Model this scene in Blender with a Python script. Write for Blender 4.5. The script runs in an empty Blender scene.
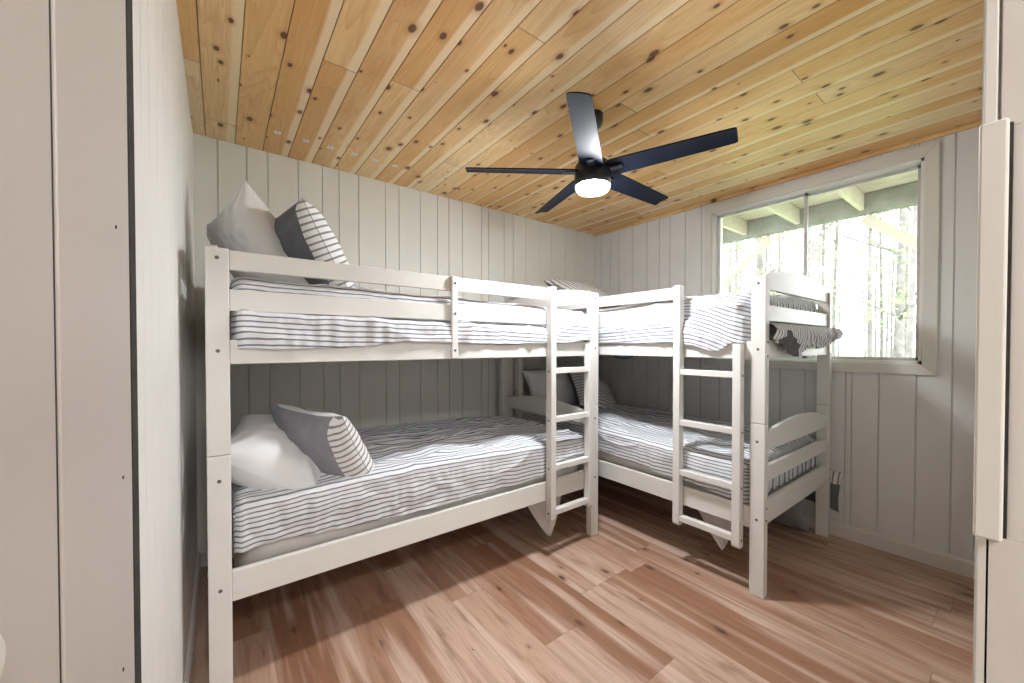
import bpy, math, random
from mathutils import Vector, Matrix, noise
random.seed(7)
SC = bpy.context.scene
COL = SC.collection
PI = math.pi

# ------------------------------------------------------------------ camera
cam_d = bpy.data.cameras.new('camera'); cam = bpy.data.objects.new('camera', cam_d); COL.objects.link(cam)
cam_d.sensor_width = 36.0; cam_d.lens = 36.0 * 389.18 / 1024
cam_d.shift_x = -4.46 / 1024; cam_d.shift_y = 9.23 / 1024
cam_d.clip_start = 0.02; cam_d.clip_end = 200
cam.location = (0, 0, 1.2546)
cam.rotation_euler = (math.radians(90 - 0.795), 0, math.radians(52.695 - 90))
SC.camera = cam

# ------------------------------------------------------------------ world, light levels, exposure
W = bpy.data.worlds.new('sky_world'); SC.world = W; W.use_nodes = True
wn = W.node_tree.nodes; wl = W.node_tree.links
wn.clear()
wo = wn.new('ShaderNodeOutputWorld'); wb = wn.new('ShaderNodeBackground')
wb.inputs[0].default_value = (0.90, 0.95, 1.0, 1); wb.inputs[1].default_value = 3.0
wl.new(wb.outputs[0], wo.inputs[0])
SUN = bpy.data.lights.new('sun', 'SUN'); SUN.energy = 1.5; SUN.angle = 0.05; SUN.color = (1, 0.96, 0.88)
so = bpy.data.objects.new('sun', SUN); COL.objects.link(so)
so.rotation_euler = (math.radians(35), math.radians(10), math.radians(20))
FAN_LIGHT = 124.0
HALL_FILL = 55.0
SC.view_settings.view_transform = 'Standard'; SC.view_settings.look = 'None'
SC.view_settings.exposure = 1.68; SC.view_settings.gamma = 1.0
SC.view_settings.use_curve_mapping = False

# ------------------------------------------------------------------ node helpers
class NT:
    def __init__(s, name):
        s.m = bpy.data.materials.new(name); s.m.use_nodes = True
        s.n = s.m.node_tree.nodes; s.l = s.m.node_tree.links; s.n.clear()
        s.out = s.n.new('ShaderNodeOutputMaterial'); s.b = s.n.new('ShaderNodeBsdfPrincipled')
        s.l.new(s.b.outputs[0], s.out.inputs[0])
    def inp(s, sock, v):
        if isinstance(v, bpy.types.NodeSocket): s.l.new(v, sock)
        else:
            if hasattr(sock.default_value, '__len__') and not isinstance(v, (int, float)):
                v = tuple(v)
                if len(sock.default_value) == 4 and len(v) == 3: v = v + (1,)
            sock.default_value = v
    def math(s, op, a, b=0.0, c=None, clamp=False):
        n = s.n.new('ShaderNodeMath'); n.operation = op; n.use_clamp = clamp
        s.inp(n.inputs[0], a); s.inp(n.inputs[1], b)
        if c is not None: s.inp(n.inputs[2], c)
        return n.outputs[0]
    def coord(s, kind='Object'):
        return s.n.new('ShaderNodeTexCoord').outputs[kind]
    def sep(s, v):
        n = s.n.new('ShaderNodeSeparateXYZ'); s.inp(n.inputs[0], v); return n.outputs
    def comb(s, x, y, z):
        n = s.n.new('ShaderNodeCombineXYZ'); s.inp(n.inputs[0], x); s.inp(n.inputs[1], y); s.inp(n.inputs[2], z); return n.outputs[0]
    def vmul(s, v, k):
        n = s.n.new('ShaderNodeVectorMath'); n.operation = 'MULTIPLY'; s.inp(n.inputs[0], v); n.inputs[1].default_value = k; return n.outputs[0]
    def noise(s, v, scale, detail=3, rough=0.5, dist=0.0):
        n = s.n.new('ShaderNodeTexNoise'); s.inp(n.inputs['Vector'], v); n.inputs['Scale'].default_value = scale
        n.inputs['Detail'].default_value = detail; n.inputs['Roughness'].default_value = rough; n.inputs['Distortion'].default_value = dist
        return n.outputs['Fac']
    def vor(s, v, scale, out='Distance', rnd=1.0):
        n = s.n.new('ShaderNodeTexVoronoi'); n.voronoi_dimensions = '2D'; s.inp(n.inputs['Vector'], v); n.inputs['Scale'].default_value = scale
        n.inputs['Randomness'].default_value = rnd
        return n.outputs[out]
    def white(s, v, out='Value'):
        n = s.n.new('ShaderNodeTexWhiteNoise'); n.noise_dimensions = '3D'; s.inp(n.inputs['Vector'], v); return n.outputs[out]
    def ramp(s, f, stops, interp='LINEAR'):
        n = s.n.new('ShaderNodeValToRGB'); s.inp(n.inputs[0], f); r = n.color_ramp; r.interpolation = interp
        while len(r.elements) < len(stops): r.elements.new(0.5)
        for e, (p, c) in zip(r.elements, stops):
            e.position = p; e.color = tuple(c) + (1,) if len(c) == 3 else c
        return n.outputs[0]
    def mix(s, f, a, b, mode='MIX'):
        n = s.n.new('ShaderNodeMix'); n.data_type = 'RGBA'; n.blend_type = mode
        s.inp(n.inputs[0], f); s.inp(n.inputs[6], a); s.inp(n.inputs[7], b); return n.outputs[2]
    def maprange(s, v, a, b, c=0.0, d=1.0):
        n = s.n.new('ShaderNodeMapRange'); s.inp(n.inputs[0], v)
        for i, q in enumerate((a, b, c, d)): n.inputs[i + 1].default_value = q
        return n.outputs[0]
    def bump(s, h, strength=0.2, dist=0.002):
        n = s.n.new('ShaderNodeBump'); s.inp(n.inputs['Height'], h); n.inputs['Strength'].default_value = strength
        n.inputs['Distance'].default_value = dist; s.l.new(n.outputs[0], s.b.inputs['Normal'])
    def fin(s, col, rough=0.5, spec=0.5, metal=0.0):
        s.inp(s.b.inputs['Base Color'], col); s.inp(s.b.inputs['Roughness'], rough)
        s.b.inputs['Specular IOR Level'].default_value = spec; s.b.inputs['Metallic'].default_value = metal
        return s.m

def paint(name, col, rough=0.45, var=0.06, scale=6, spec=0.4):
    t = NT(name); c = t.coord()
    f = t.noise(c, scale, 4, 0.6)
    k = t.ramp(f, [(0.3, [q * (1 - var) for q in col]), (0.7, [min(1, q * (1 + var)) for q in col])])
    t.bump(t.noise(c, 90, 3), 0.08, 0.001)
    return t.fin(k, rough, spec)

def fabric(name, col, var=0.08):
    t = NT(name); c = t.coord()
    f = t.noise(c, 14, 4, 0.6)
    k = t.ramp(f, [(0.3, [q * (1 - var) for q in col]), (0.7, [min(1, q * (1 + var)) for q in col])])
    t.bump(t.noise(c, 350, 2), 0.25, 0.001)
    return t.fin(k, 0.9, 0.15)

def striped(name, light, dark, period=0.0215, duty=0.24):
    t = NT(name); uv = t.sep(t.coord('UV'))
    wob = t.noise(t.coord('UV'), 9, 2)
    v = t.math('ADD', uv[1], t.math('MULTIPLY', t.math('SUBTRACT', wob, 0.5), 0.012))
    fr = t.math('FRACT', t.math('DIVIDE', v, period))
    d = t.math('ABSOLUTE', t.math('SUBTRACT', fr, 0.5))
    s1 = t.maprange(d, duty / 2 - 0.04, duty / 2 + 0.04, 1, 0)
    weave = t.noise(t.vmul(t.coord('UV'), (60, 900, 1)), 1.0, 2)
    s = t.math('MULTIPLY', s1, t.maprange(weave, 0.2, 0.6, 0.75, 1.0))
    k = t.mix(s, light, dark)
    t.bump(t.noise(t.coord('UV'), 350, 2), 0.2, 0.001)
    return t.fin(k, 0.9, 0.15)

M = {}
M['bed'] = paint('bed_paint', (0.75, 0.74, 0.71), 0.38, 0.025, 5)
M['wall'] = paint('panel_paint', (0.76, 0.75, 0.70), 0.5, 0.03, 3)
M['wall2'] = paint('panel_paint_window_side', (0.745, 0.745, 0.74), 0.5, 0.03, 3)
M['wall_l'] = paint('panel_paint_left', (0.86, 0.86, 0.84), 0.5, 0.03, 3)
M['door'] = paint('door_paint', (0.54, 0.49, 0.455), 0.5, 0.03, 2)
M['trim'] = paint('trim_paint', (0.70, 0.69, 0.65), 0.4, 0.02, 5)
M['jamb'] = paint('jamb_paint', (0.64, 0.61, 0.575), 0.45, 0.03, 4)
M['base'] = paint('baseboard_paint', (0.74, 0.71, 0.68), 0.4, 0.02, 5)
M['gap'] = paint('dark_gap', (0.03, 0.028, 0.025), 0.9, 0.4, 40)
M['bolt'] = NT('bolt_metal').fin((0.16, 0.16, 0.17), 0.4, 0.5, 0.7)
M['alu'] = paint('window_aluminium', (0.55, 0.55, 0.54), 0.4, 0.03, 8)
M['vinyl'] = paint('window_vinyl', (0.80, 0.80, 0.76), 0.4, 0.02, 8)
M['fan'] = NT('fan_navy').fin((0.005, 0.008, 0.020), 0.45, 0.12)
M['fanmetal'] = NT('fan_motor').fin((0.018, 0.020, 0.026), 0.35, 0.5)
M['white'] = fabric('white_cotton', (0.80, 0.81, 0.83), 0.02)
M['charcoal'] = fabric('charcoal_cotton', (0.135, 0.14, 0.155), 0.15)
M['grey'] = fabric('grey_cotton', (0.27, 0.27, 0.30), 0.10)
M['sheet'] = fabric('sheet_cotton', (0.62, 0.60, 0.58), 0.04)
M['mattress'] = fabric('mattress_ticking', (0.66, 0.63, 0.60), 0.05)
M['stripe'] = striped('ticking_stripe', (0.74, 0.75, 0.78), (0.13, 0.14, 0.18), 0.0215, 0.29)
M['stripe_p'] = striped('ticking_stripe_pillow', (0.78, 0.78, 0.77), (0.20, 0.21, 0.23), 0.029, 0.30)
M['deck'] = paint('weathered_deck_wood', (0.42, 0.38, 0.33), 0.8, 0.15, 6)
M['beam'] = paint('treated_beam_wood', (0.17, 0.18, 0.15), 0.85, 0.25, 5)
M['brace'] = paint('pale_timber', (0.42, 0.39, 0.32), 0.8, 0.10, 6)
M['bark'] = paint('bark', (0.16, 0.15, 0.14), 0.95, 0.35, 4)
M['leaf'] = paint('leaves', (0.22, 0.32, 0.09), 0.7, 0.35, 2)
M['leaf2'] = paint('pale_leaves', (0.30, 0.38, 0.14), 0.7, 0.30, 2)
M['grass'] = paint('grass_ground', (0.16, 0.22, 0.08), 0.95, 0.35, 1.5)
M['siding'] = paint('outer_siding', (0.5, 0.48, 0.44), 0.8, 0.05, 3)

def emission(name, col, st):
    t = NT(name); t.b.inputs['Emission Color'].default_value = tuple(col) + (1,); t.b.inputs['Emission Strength'].default_value = st
    return t.fin((0.9, 0.9, 0.9), 0.4)
M['globe'] = emission('lit_fan_globe', (0.94, 0.97, 1.0), FAN_LIGHT)
M['hall_fill'] = emission('hall_fill_glow', (0.97, 0.98, 1.0), HALL_FILL)  # added fill glow, brightens the room through the doorway

def glass_mat():
    m = bpy.data.materials.new('window_glass'); m.use_nodes = True; n = m.node_tree.nodes; l = m.node_tree.links; n.clear()
    o = n.new('ShaderNodeOutputMaterial'); mx = n.new('ShaderNodeMixShader'); tr = n.new('ShaderNodeBsdfTransparent'); g = n.new('ShaderNodeBsdfGlossy')
    g.inputs['Roughness'].default_value = 0.02; g.inputs[0].default_value = (1, 1, 1, 1)
    f = n.new('ShaderNodeFresnel'); f.inputs[0].default_value = 1.45
    l.new(f.outputs[0], mx.inputs[0]); l.new(tr.outputs[0], mx.inputs[1]); l.new(g.outputs[0], mx.inputs[2]); l.new(mx.outputs[0], o.inputs[0])
    return m
M['glass'] = glass_mat()

def ceiling_mat():
    t = NT('knotty_pine'); p = t.sep(t.coord()); x, y = p[0], p[1]
    q = t.math('DIVIDE', t.math('ADD', x, 0.055), 0.135); idx = t.math('FLOOR', q); fr = t.math('FRACT', q)
    r1 = t.white(t.comb(idx, 3.1, 0)); r2 = t.white(t.comb(idx, 9.7, 2))
    seg = t.math('FLOOR', t.math('DIVIDE', t.math('ADD', y, t.math('MULTIPLY', r2, 3.0)), 3.3))
    r3 = t.white(t.comb(idx, seg, 5.5)); r4 = t.white(t.comb(idx, seg, 15.5))
    yo = t.math('ADD', y, t.math('MULTIPLY', r3, 17))
    base = t.ramp(r4, [(0.0, (0.74, 0.42, 0.15)), (0.35, (0.84, 0.55, 0.24)), (0.7, (0.88, 0.64, 0.33)), (1.0, (0.90, 0.72, 0.44))])
    # arched grain: stretched noise bands
    gv = t.comb(t.math('ADD', x, t.math('MULTIPLY', r3, 5)), t.math('MULTIPLY', yo, 0.10), 0)
    g1 = t.noise(gv, 9, 2, 0.5, 0.6)
    rings = t.math('FRACT', t.math('MULTIPLY', g1, 13))
    rr = t.maprange(rings, 0.0, 1.0, 0.0, 1.0)
    c = t.mix(t.math('MULTIPLY', t.math('POWER', rr, 2.5), 0.38), base, (0.56, 0.28, 0.08))
    fine = t.noise(t.comb(t.math('MULTIPLY', x, 1.0), t.math('MULTIPLY', yo, 0.03), r3), 160, 3)
    c = t.mix(t.maprange(fine, 0.35, 0.75, 0.0, 0.22), c, (0.42, 0.22, 0.09))
    big = t.noise(t.comb(x, t.math('MULTIPLY', yo, 0.35), r3), 3.0, 3)
    c = t.mix(t.maprange(big, 0.48, 0.70, 0.0, 0.60), c, (0.58, 0.25, 0.065))
    # sapwood strip on one edge of each board
    ed = t.math('ADD', fr, t.math('MULTIPLY', t.math('SUBTRACT', t.noise(t.comb(idx, t.math('MULTIPLY', yo, 0.8), 0), 1.2), 0.5), 0.35))
    sap = t.math('MULTIPLY', t.maprange(ed, 0.70, 0.78, 0, 1), t.maprange(r1, 0.25, 0.45, 0.0, 0.8))
    c = t.mix(sap, c, (0.90, 0.74, 0.49))
    # knots
    kv = t.comb(t.math('ADD', x, t.math('MULTIPLY', idx, 1.37)), t.math('MULTIPLY', yo, 0.62), 0)
    d = t.vor(kv, 7.5)
    kr = t.white(t.vor(kv, 7.5, 'Position'))
    siz = t.maprange(kr, 0.10, 1.0, 0.0, 0.13)
    dn = t.math('ADD', d, t.math('MULTIPLY', t.math('SUBTRACT', t.noise(kv, 60, 2), 0.5), 0.03))
    halo = t.math('SUBTRACT', 1.0, t.math('DIVIDE', dn, t.math('ADD', t.math('MULTIPLY', siz, 2.3), 0.002)), clamp=True)
    core = t.math('MULTIPLY', t.math('SUBTRACT', 1.0, t.math('DIVIDE', dn, t.math('ADD', siz, 0.002)), clamp=True), 3.0, clamp=True)
    c = t.mix(t.math('MULTIPLY', halo, 0.75), c, (0.50, 0.20, 0.06))
    c = t.mix(t.math('MULTIPLY', core, 0.9), c, (0.10, 0.035, 0.014))
    # butt joints and board joints
    bj = t.math('FRACT', t.math('DIVIDE', t.math('ADD', y, t.math('MULTIPLY', r2, 3.0)), 3.3))
    c = t.mix(t.maprange(bj, 0.0, 0.002, 0.85, 0.0), c, (0.12, 0.06, 0.02))
    je = t.math('MINIMUM', fr, t.math('SUBTRACT', 1.0, fr))
    c = t.mix(t.maprange(je, 0.0, 0.022, 0.85, 0.0), c, (0.13, 0.07, 0.03))
    t.bump(fine, 0.1, 0.001)
    return t.fin(c, 0.42, 0.4)
M['ceiling'] = ceiling_mat()

def floor_mat():
    t = NT('vinyl_plank_floor'); p = t.sep(t.coord()); x, y = p[0], p[1]
    q = t.math('DIVIDE', t.math('ADD', x, 10.03), 0.182); idx = t.math('FLOOR', q); fr = t.math('FRACT', q)
    r2 = t.white(t.comb(idx, 9.7, 2)); L = 1.22
    yy = t.math('DIVIDE', t.math('ADD', y, t.math('MULTIPLY', r2, 40.0)), L)
    seg = t.math('FLOOR', yy); bj = t.math('FRACT', yy)
    r3 = t.white(t.comb(idx, seg, 5.5)); r4 = t.white(t.comb(idx, seg, 15.5))
    yo = t.math('ADD', y, t.math('MULTIPLY', r3, 23)); xo = t.math('ADD', x, t.math('MULTIPLY', r4, 11))
    base = t.ramp(r4, [(0.0, (0.32, 0.155, 0.09)), (0.3, (0.41, 0.225, 0.145)), (0.6, (0.50, 0.31, 0.22)), (1.0, (0.60, 0.42, 0.32))])
    s1 = t.noise(t.comb(xo, t.math('MULTIPLY', yo, 0.11), 0), 22, 4, 0.6, 0.4)
    c = t.mix(t.maprange(s1, 0.48, 0.72, 0, 0.85), base, (0.235, 0.115, 0.065))
    s2 = t.noise(t.comb(xo, t.math('MULTIPLY', yo, 0.06), 4), 13, 3, 0.5, 0.2)
    c = t.mix(t.maprange(s2, 0.50, 0.66, 0, 0.8), c, (0.70, 0.53, 0.44))
    f = t.noise(t.comb(xo, t.math('MULTIPLY', yo, 0.03), 2), 140, 3)
    c = t.mix(t.maprange(f, 0.4, 0.75, 0, 0.35), c, (0.26, 0.145, 0.095))
    kv = t.comb(xo, t.math('MULTIPLY', yo, 0.45), t.math('MULTIPLY', idx, 0.37))
    d = t.vor(kv, 3.4); kr = t.white(t.vor(kv, 3.4, 'Position'))
    dn = t.math('ADD', d, t.math('MULTIPLY', t.math('SUBTRACT', t.noise(kv, 30, 3), 0.5), 0.08))
    siz = t.maprange(kr, 0.2, 1.0, 0.0, 0.07)
    core = t.math('SUBTRACT', 1.0, t.math('DIVIDE', dn, t.math('ADD', siz, 0.001)), clamp=True)
    halo = t.math('SUBTRACT', 1.0, t.math('DIVIDE', dn, t.math('ADD', t.math('MULTIPLY', siz, 2.8), 0.001)), clamp=True)
    c = t.mix(t.math('MULTIPLY', halo, 0.7), c, (0.27, 0.125, 0.07))
    c = t.mix(core, c, (0.09, 0.045, 0.03))
    je = t.math('MINIMUM', fr, t.math('SUBTRACT', 1.0, fr)); be = t.math('MINIMUM', bj, t.math('SUBTRACT', 1.0, bj))
    c = t.mix(t.maprange(je, 0.0, 0.009, 0.6, 0.0), c, (0.13, 0.07, 0.05))
    c = t.mix(t.maprange(be, 0.0, 0.0018, 0.7, 0.0), c, (0.13, 0.07, 0.05))
    t.bump(f, 0.08, 0.001)
    return t.fin(c, t.maprange(s1, 0.3, 0.7, 0.30, 0.42), 0.5)
M['floor'] = floor_mat()

# ------------------------------------------------------------------ mesh helpers
class MB:
    def __init__(s): s.v = []; s.f = []; s.uv = None; s.mi = None
    def add(s, vs, fs):
        k = len(s.v); s.v += [tuple(q) for q in vs]; s.f += [tuple(i + k for i in f) for f in fs]; return s
    def box(s, a, b):
        x0, y0, z0 = a; x1, y1, z1 = b
        return s.add([(x0, y0, z0), (x1, y0, z0), (x1, y1, z0), (x0, y1, z0), (x0, y0, z1), (x1, y0, z1), (x1, y1, z1), (x0, y1, z1)],
                     [(0, 3, 2, 1), (4, 5, 6, 7), (0, 1, 5, 4), (1, 2, 6, 5), (2, 3, 7, 6), (3, 0, 4, 7)])
    def prism(s, poly, d0, d1, mapf):
        n = len(poly)
        vs = [mapf(a, b, d0) for a, b in poly] + [mapf(a, b, d1) for a, b in poly]
        fs = [tuple(range(n))[::-1], tuple(range(n, 2 * n))] + [(i, (i + 1) % n, n + (i + 1) % n, n + i) for i in range(n)]
        return s.add(vs, fs)
    def lathe(s, prof, seg=32, c=(0, 0, 0)):
        vs = []; fs = []
        for r, z in prof:
            for k in range(seg):
                a = 2 * PI * k / seg; vs.append((c[0] + r * math.cos(a), c[1] + r * math.sin(a), c[2] + z))
        for i in range(len(prof) - 1):
            for k in range(seg):
                k2 = (k + 1) % seg
                fs.append((i * seg + k, i * seg + k2, (i + 1) * seg + k2, (i + 1) * seg + k))
        fs.append(tuple(range(seg))[::-1]); fs.append(tuple((len(prof) - 1) * seg + k for k in range(seg)))
        return s.add(vs, fs)
    def tube(s, pts, rad, seg=8):
        vs = []; fs = []
        up = Vector((0.3, 0.2, 1)).normalized()
        for i, p in enumerate(pts):
            p = Vector(p); d = (Vector(pts[min(i + 1, len(pts) - 1)]) - Vector(pts[max(i - 1, 0)])).normalized()
            a = d.cross(up)
            if a.length < 1e-3: a = d.cross(Vector((1, 0, 0)))
            a.normalize(); b = d.cross(a)
            r = rad[i] if hasattr(rad, '__len__') else rad
            for k in range(seg):
                t = 2 * PI * k / seg; vs.append(p + a * (r * math.cos(t)) + b * (r * math.sin(t)))
        for i in range(len(pts) - 1):
            for k in range(seg):
                k2 = (k + 1) % seg; fs.append((i * seg + k, i * seg + k2, (i + 1) * seg + k2, (i + 1) * seg + k))
        fs.append(tuple(range(seg))[::-1]); fs.append(tuple((len(pts) - 1) * seg + k for k in range(seg)))
        return s.add(vs, fs)
    def build(s, name, mat, parent=None, bevel=0, smooth=False, mats=None, solid=0):
        me = bpy.data.meshes.new(name); me.from_pydata(s.v, [], s.f)
        for m in (mats or [mat]): me.materials.append(m)
        if s.mi: me.polygons.foreach_set('material_index', s.mi)
        if s.uv:
            ul = me.uv_layers.new(name='UVMap')
            for lp in me.loops: ul.data[lp.index].uv = s.uv[lp.vertex_index]
        if smooth: me.polygons.foreach_set('use_smooth', [True] * len(me.polygons))
        me.update()
        o = bpy.data.objects.new(name, me); COL.objects.link(o)
        if parent: o.parent = parent
        if bevel:
            b = o.modifiers.new('bevel', 'BEVEL'); b.width = bevel; b.segments = 2; b.limit_method = 'ANGLE'
        if solid:
            b = o.modifiers.new('thickness', 'SOLIDIFY'); b.thickness = solid; b.offset = -1
        return o

def box(name, a, b, mat, parent=None, bevel=0.0025): return MB().box(a, b).build(name, mat, parent, bevel)
def tag(o, label, cat, group=None, kind=None):
    o['label'] = label; o['category'] = cat
    if group: o['group'] = group
    if kind: o['kind'] = kind
    return o
def struct(o): o['kind'] = 'structure'; return o
def empty(name, loc=(0, 0, 0), rz=0.0):
    e = bpy.data.objects.new(name, None); COL.objects.link(e); e.location = loc; e.rotation_euler = (0, 0, rz); e.empty_display_size = 0.1; return e
def kids(o): return [c for c in list(COL.objects) if c.parent == o]
def copy_tree(o, parent=None):
    c = o.copy(); COL.objects.link(c); c.parent = parent
    for ch in kids(o): copy_tree(ch, c)
    return c
def nz(x, y, z, s=1.0): return noise.noise(Vector((x * s, y * s, z * s)))

# ------------------------------------------------------------------ room shell
XL, YB, XW, H, YF = -0.11, 2.8383, 3.2225, 2.44, 0.03

def grooved(name, mat, grooves, a0, a1, z0, z1, mapf, gw=0.008, gd=0.009, thick=0.05):
    """panelled wall: profile along a, extruded in z; mapf(a, depth, z) gives the point, depth<0 goes into the wall"""
    prof = [(a0, 0)]
    for g in sorted(grooves):
        if a0 + 0.01 < g < a1 - 0.01: prof += [(g - gw / 2, 0), (g - gw / 4, -gd), (g + gw / 4, -gd), (g + gw / 2, 0)]
    prof += [(a1, 0), (a1, -thick), (a0, -thick)]
    mb = MB(); n = len(prof)
    vs = [mapf(a, d, z0) for a, d in prof] + [mapf(a, d, z1) for a, d in prof]
    fs = [(i, (i + 1) % n, n + (i + 1) % n, n + i) for i in range(n)]
    return mb.add(vs, fs + [tuple(range(n)), tuple(range(n, 2 * n))[::-1]])

gb = [-0.002, 0.136, 0.242, 0.407, 0.548, 0.65, 0.778, 0.964, 1.065, 1.232, 1.376, 1.477, 1.601, 1.788, 1.859, 2.025, 2.125, 2.273, 2.444, 2.592, 2.787, 2.95, 3.08]
struct(grooved('wall_back', M['wall'], gb, XL - 0.05, XW + 0.05, 0, H, lambda a, d, z: (a, YB - d, z)).build('wall_back', M['wall']))
gl = [2.70, 2.60, 2.44, 2.30, 2.20, 2.03, 1.88, 1.78, 1.62, 1.46, 1.36, 1.21, 1.08, 0.98, 0.86, 0.74, 0.6, 0.4, 0.2]
struct(grooved('wall_left', M['wall_l'], gl, -0.09, YB + 0.05, 0, H, lambda a, d, z: (XL + d, a, z), 0.004, 0.003).build('wall_left', M['wall_l']))
# window wall: opening y 0.385..1.545, z 1.165..2.31
WY0, WY1, WZ0, WZ1 = 0.362, 1.580, 1.140, 2.335
gw_ = [2.745, 2.62, 2.517, 2.35, 2.19, 2.06, 1.955, 1.81, 1.666, 1.51, 1.36, 1.20, 1.08, 0.93, 0.80, 0.709, 0.678, 0.55, 0.388, 0.249, 0.16]
mw = lambda a, d, z: (XW - d, a, z)
wm = MB()
for (y0, y1, z0, z1) in ((-0.1, WY0, 0, H), (WY1, YB + 0.05, 0, H), (WY0, WY1, 0, WZ0), (WY0, WY1, WZ1, H)):
    g = grooved('w', None, gw_, y0, y1, z0, z1, mw, 0.008, 0.009, 0.13); wm.add(g.v, g.f)
struct(wm.build('wall_right', M['wall2']))
# doorway wall behind / beside the camera
fm = MB().box((0.606, -0.09, 0), (XW + 0.1, YF, H)).box((XL - 0.05, -0.09, 2.06), (0.606, YF, H))
struct(fm.build('wall_front', M['wall']))
# hall behind the camera
hb = MB().box((-1.3, -2.3, 0), (2.0, -2.25, H)).box((-1.35, -2.3, 0), (-1.3, -0.04, H)).box((2.0, -2.3, 0), (2.05, -0.09, H)).box((-1.35, -0.09, 0), (XL - 0.05, -0.04, H))
struct(hb.build('wall_hall', M['wall']))
# floor
struct(box('floor', (-1.35, -2.3, -0.06), (XW + 0.1, YB + 0.05, 0), M['floor'], None, 0))
# ceiling with real V joints, boards along Y
cm = MB(); prof = [(-1.35, 0)]
k = -9
while True:
    g = -0.055 + 0.135 * k; k += 1
    if g > XW + 0.08: break
    if g < -1.3: continue
    prof += [(g - 0.0022, 0), (g, -0.004), (g + 0.0022, 0)]
prof += [(XW + 0.1, 0), (XW + 0.1, -0.05), (-1.35, -0.05)]
n = len(prof)
cm.add([(a, -2.3, H - d) for a, d in prof] + [(a, YB + 0.05, H - d) for a, d in prof],
       [(i, (i + 1) % n, n + (i + 1) % n, n + i) for i in range(n)] + [tuple(range(n)), tuple(range(n, 2 * n))[::-1]])
struct(cm.build('ceiling', M['ceiling']))

def baseboard(name, path_map, a0, a1):
    poly = [(0, 0), (0.014, 0), (0.014, 0.078), (0.009, 0.088), (0.004, 0.092), (0, 0.092)]
    return struct(MB().prism(poly, a0, a1, path_map).build(name, M['base']))
baseboard('baseboard_right', lambda d, z, a: (XW - 0.0005 - d, a, z), YF, YB)
baseboard('baseboard_back', lambda d, z, a: (a, YB - 0.0005 - d, z), XL, XW - 0.015)
baseboard('baseboard_left', lambda d, z, a: (XL + 0.0005 + d, a, z), 0.75, YB - 0.015)
# ceiling trim strip above the window wall
struct(box('trim_ceiling_edge', (XW - 0.022, YF, H - 0.022), (XW - 0.0005, YB - 0.0005, H - 0.0005), M['ceiling'], None, 0.003))
# open plank door leaf folded against the left wall
dl = MB()
for y0, y1 in ((-0.06, 0.360), (0.368, 0.611)):
    dl.box((-0.106, y0, 0.01), (-0.080, y1, 2.03 if False else 2.42))
d1 = struct(dl.build('door_1', M['door'], None, 0.002))
box('door_groove_shade', (-0.105, -0.055, 0.012), (-0.0815, 0.609, 2.41), M['gap'], d1, 0)  # dark slab, paints the shade inside the plank groove
box('door_edge_shade', (-0.106, 0.613, 0.01), (-0.0797, 0.656, 2.42), M['gap'], d1, 0.004)  # dark strip standing in for the shaded gap at the free edge
for z in (0.93, 1.12, 1.37, 1.86):
    MB().lathe([(0.0018, 0), (0.0018, 0.001)], 10).build('nail_head', M['gap'], d1).matrix_local = Matrix.Translation((-0.0802, 0.55 + 0.01 * math.sin(z * 40), z)) @ Matrix.Rotation(PI / 2, 4, 'Y')
kn = MB().lathe([(0.012, 0), (0.012, 0.0015), (0.009, 0.003), (0.007, 0.003)], 24).build('door_handle_plate', M['trim'], d1, 0, True)
kn.matrix_local = Matrix.Translation((-0.080, 0.2655, 1.119)) @ Matrix.Rotation(PI / 2, 4, 'Y')
# right-hand jamb, seen close up from the doorway
struct(box('trim_1', (0.600, 0.0199, 0), (0.6058, 0.0286, H - 0.001), M['trim'], None, 0.001))
jb = MB().box((0.600, -0.089, 0), (0.6058, 0.0232, 1.068)).box((0.600, -0.089, 1.068), (0.6058, 0.0105, 1.463)).box((0.600, -0.089, 1.463), (0.6058, 0.0180, 2.06))
struct(jb.build('trim_2', M['jamb'], None, 0.0008))
jt = struct(box('trim_3', (0.578, 0.0122, 1.07), (0.5998, 0.0302, 1.465), M['trim'], None, 0.002))
box('trim_gap_shade', (0.5945, 0.0100, 1.07), (0.5999, 0.0125, 1.465), M['gap'], jt, 0)  # dark strip painted as the shade in the gap beside the block

# ------------------------------------------------------------------ window
wd = struct(empty('window_1', (0, 0, 0)))
cw = 0.082
def cas(name, poly): return MB().prism(poly, XW - 0.0005, XW - 0.021, lambda a, b, d: (d, a, b)).build(name, M['trim'], wd, 0.003)
y0, y1, z0, z1 = WY0 + 0.005, WY1 - 0.005, WZ0 + 0.005, WZ1 - 0.005
Y0, Y1, Z0, Z1 = 0.307, 1.628, 1.083, 2.398
cas('window_casing', [(Y0, Z0), (Y1, Z0), (y1, z0), (y0, z0)])
cas('window_casing', [(Y0, Z1), (Y1, Z1), (y1, z1), (y0, z1)])
cas('window_casing', [(Y0, Z0), (Y0, Z1), (y0, z1), (y0, z0)])
cas('window_casing', [(Y1, Z0), (Y1, Z1), (y1, z1), (y1, z0)])
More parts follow.
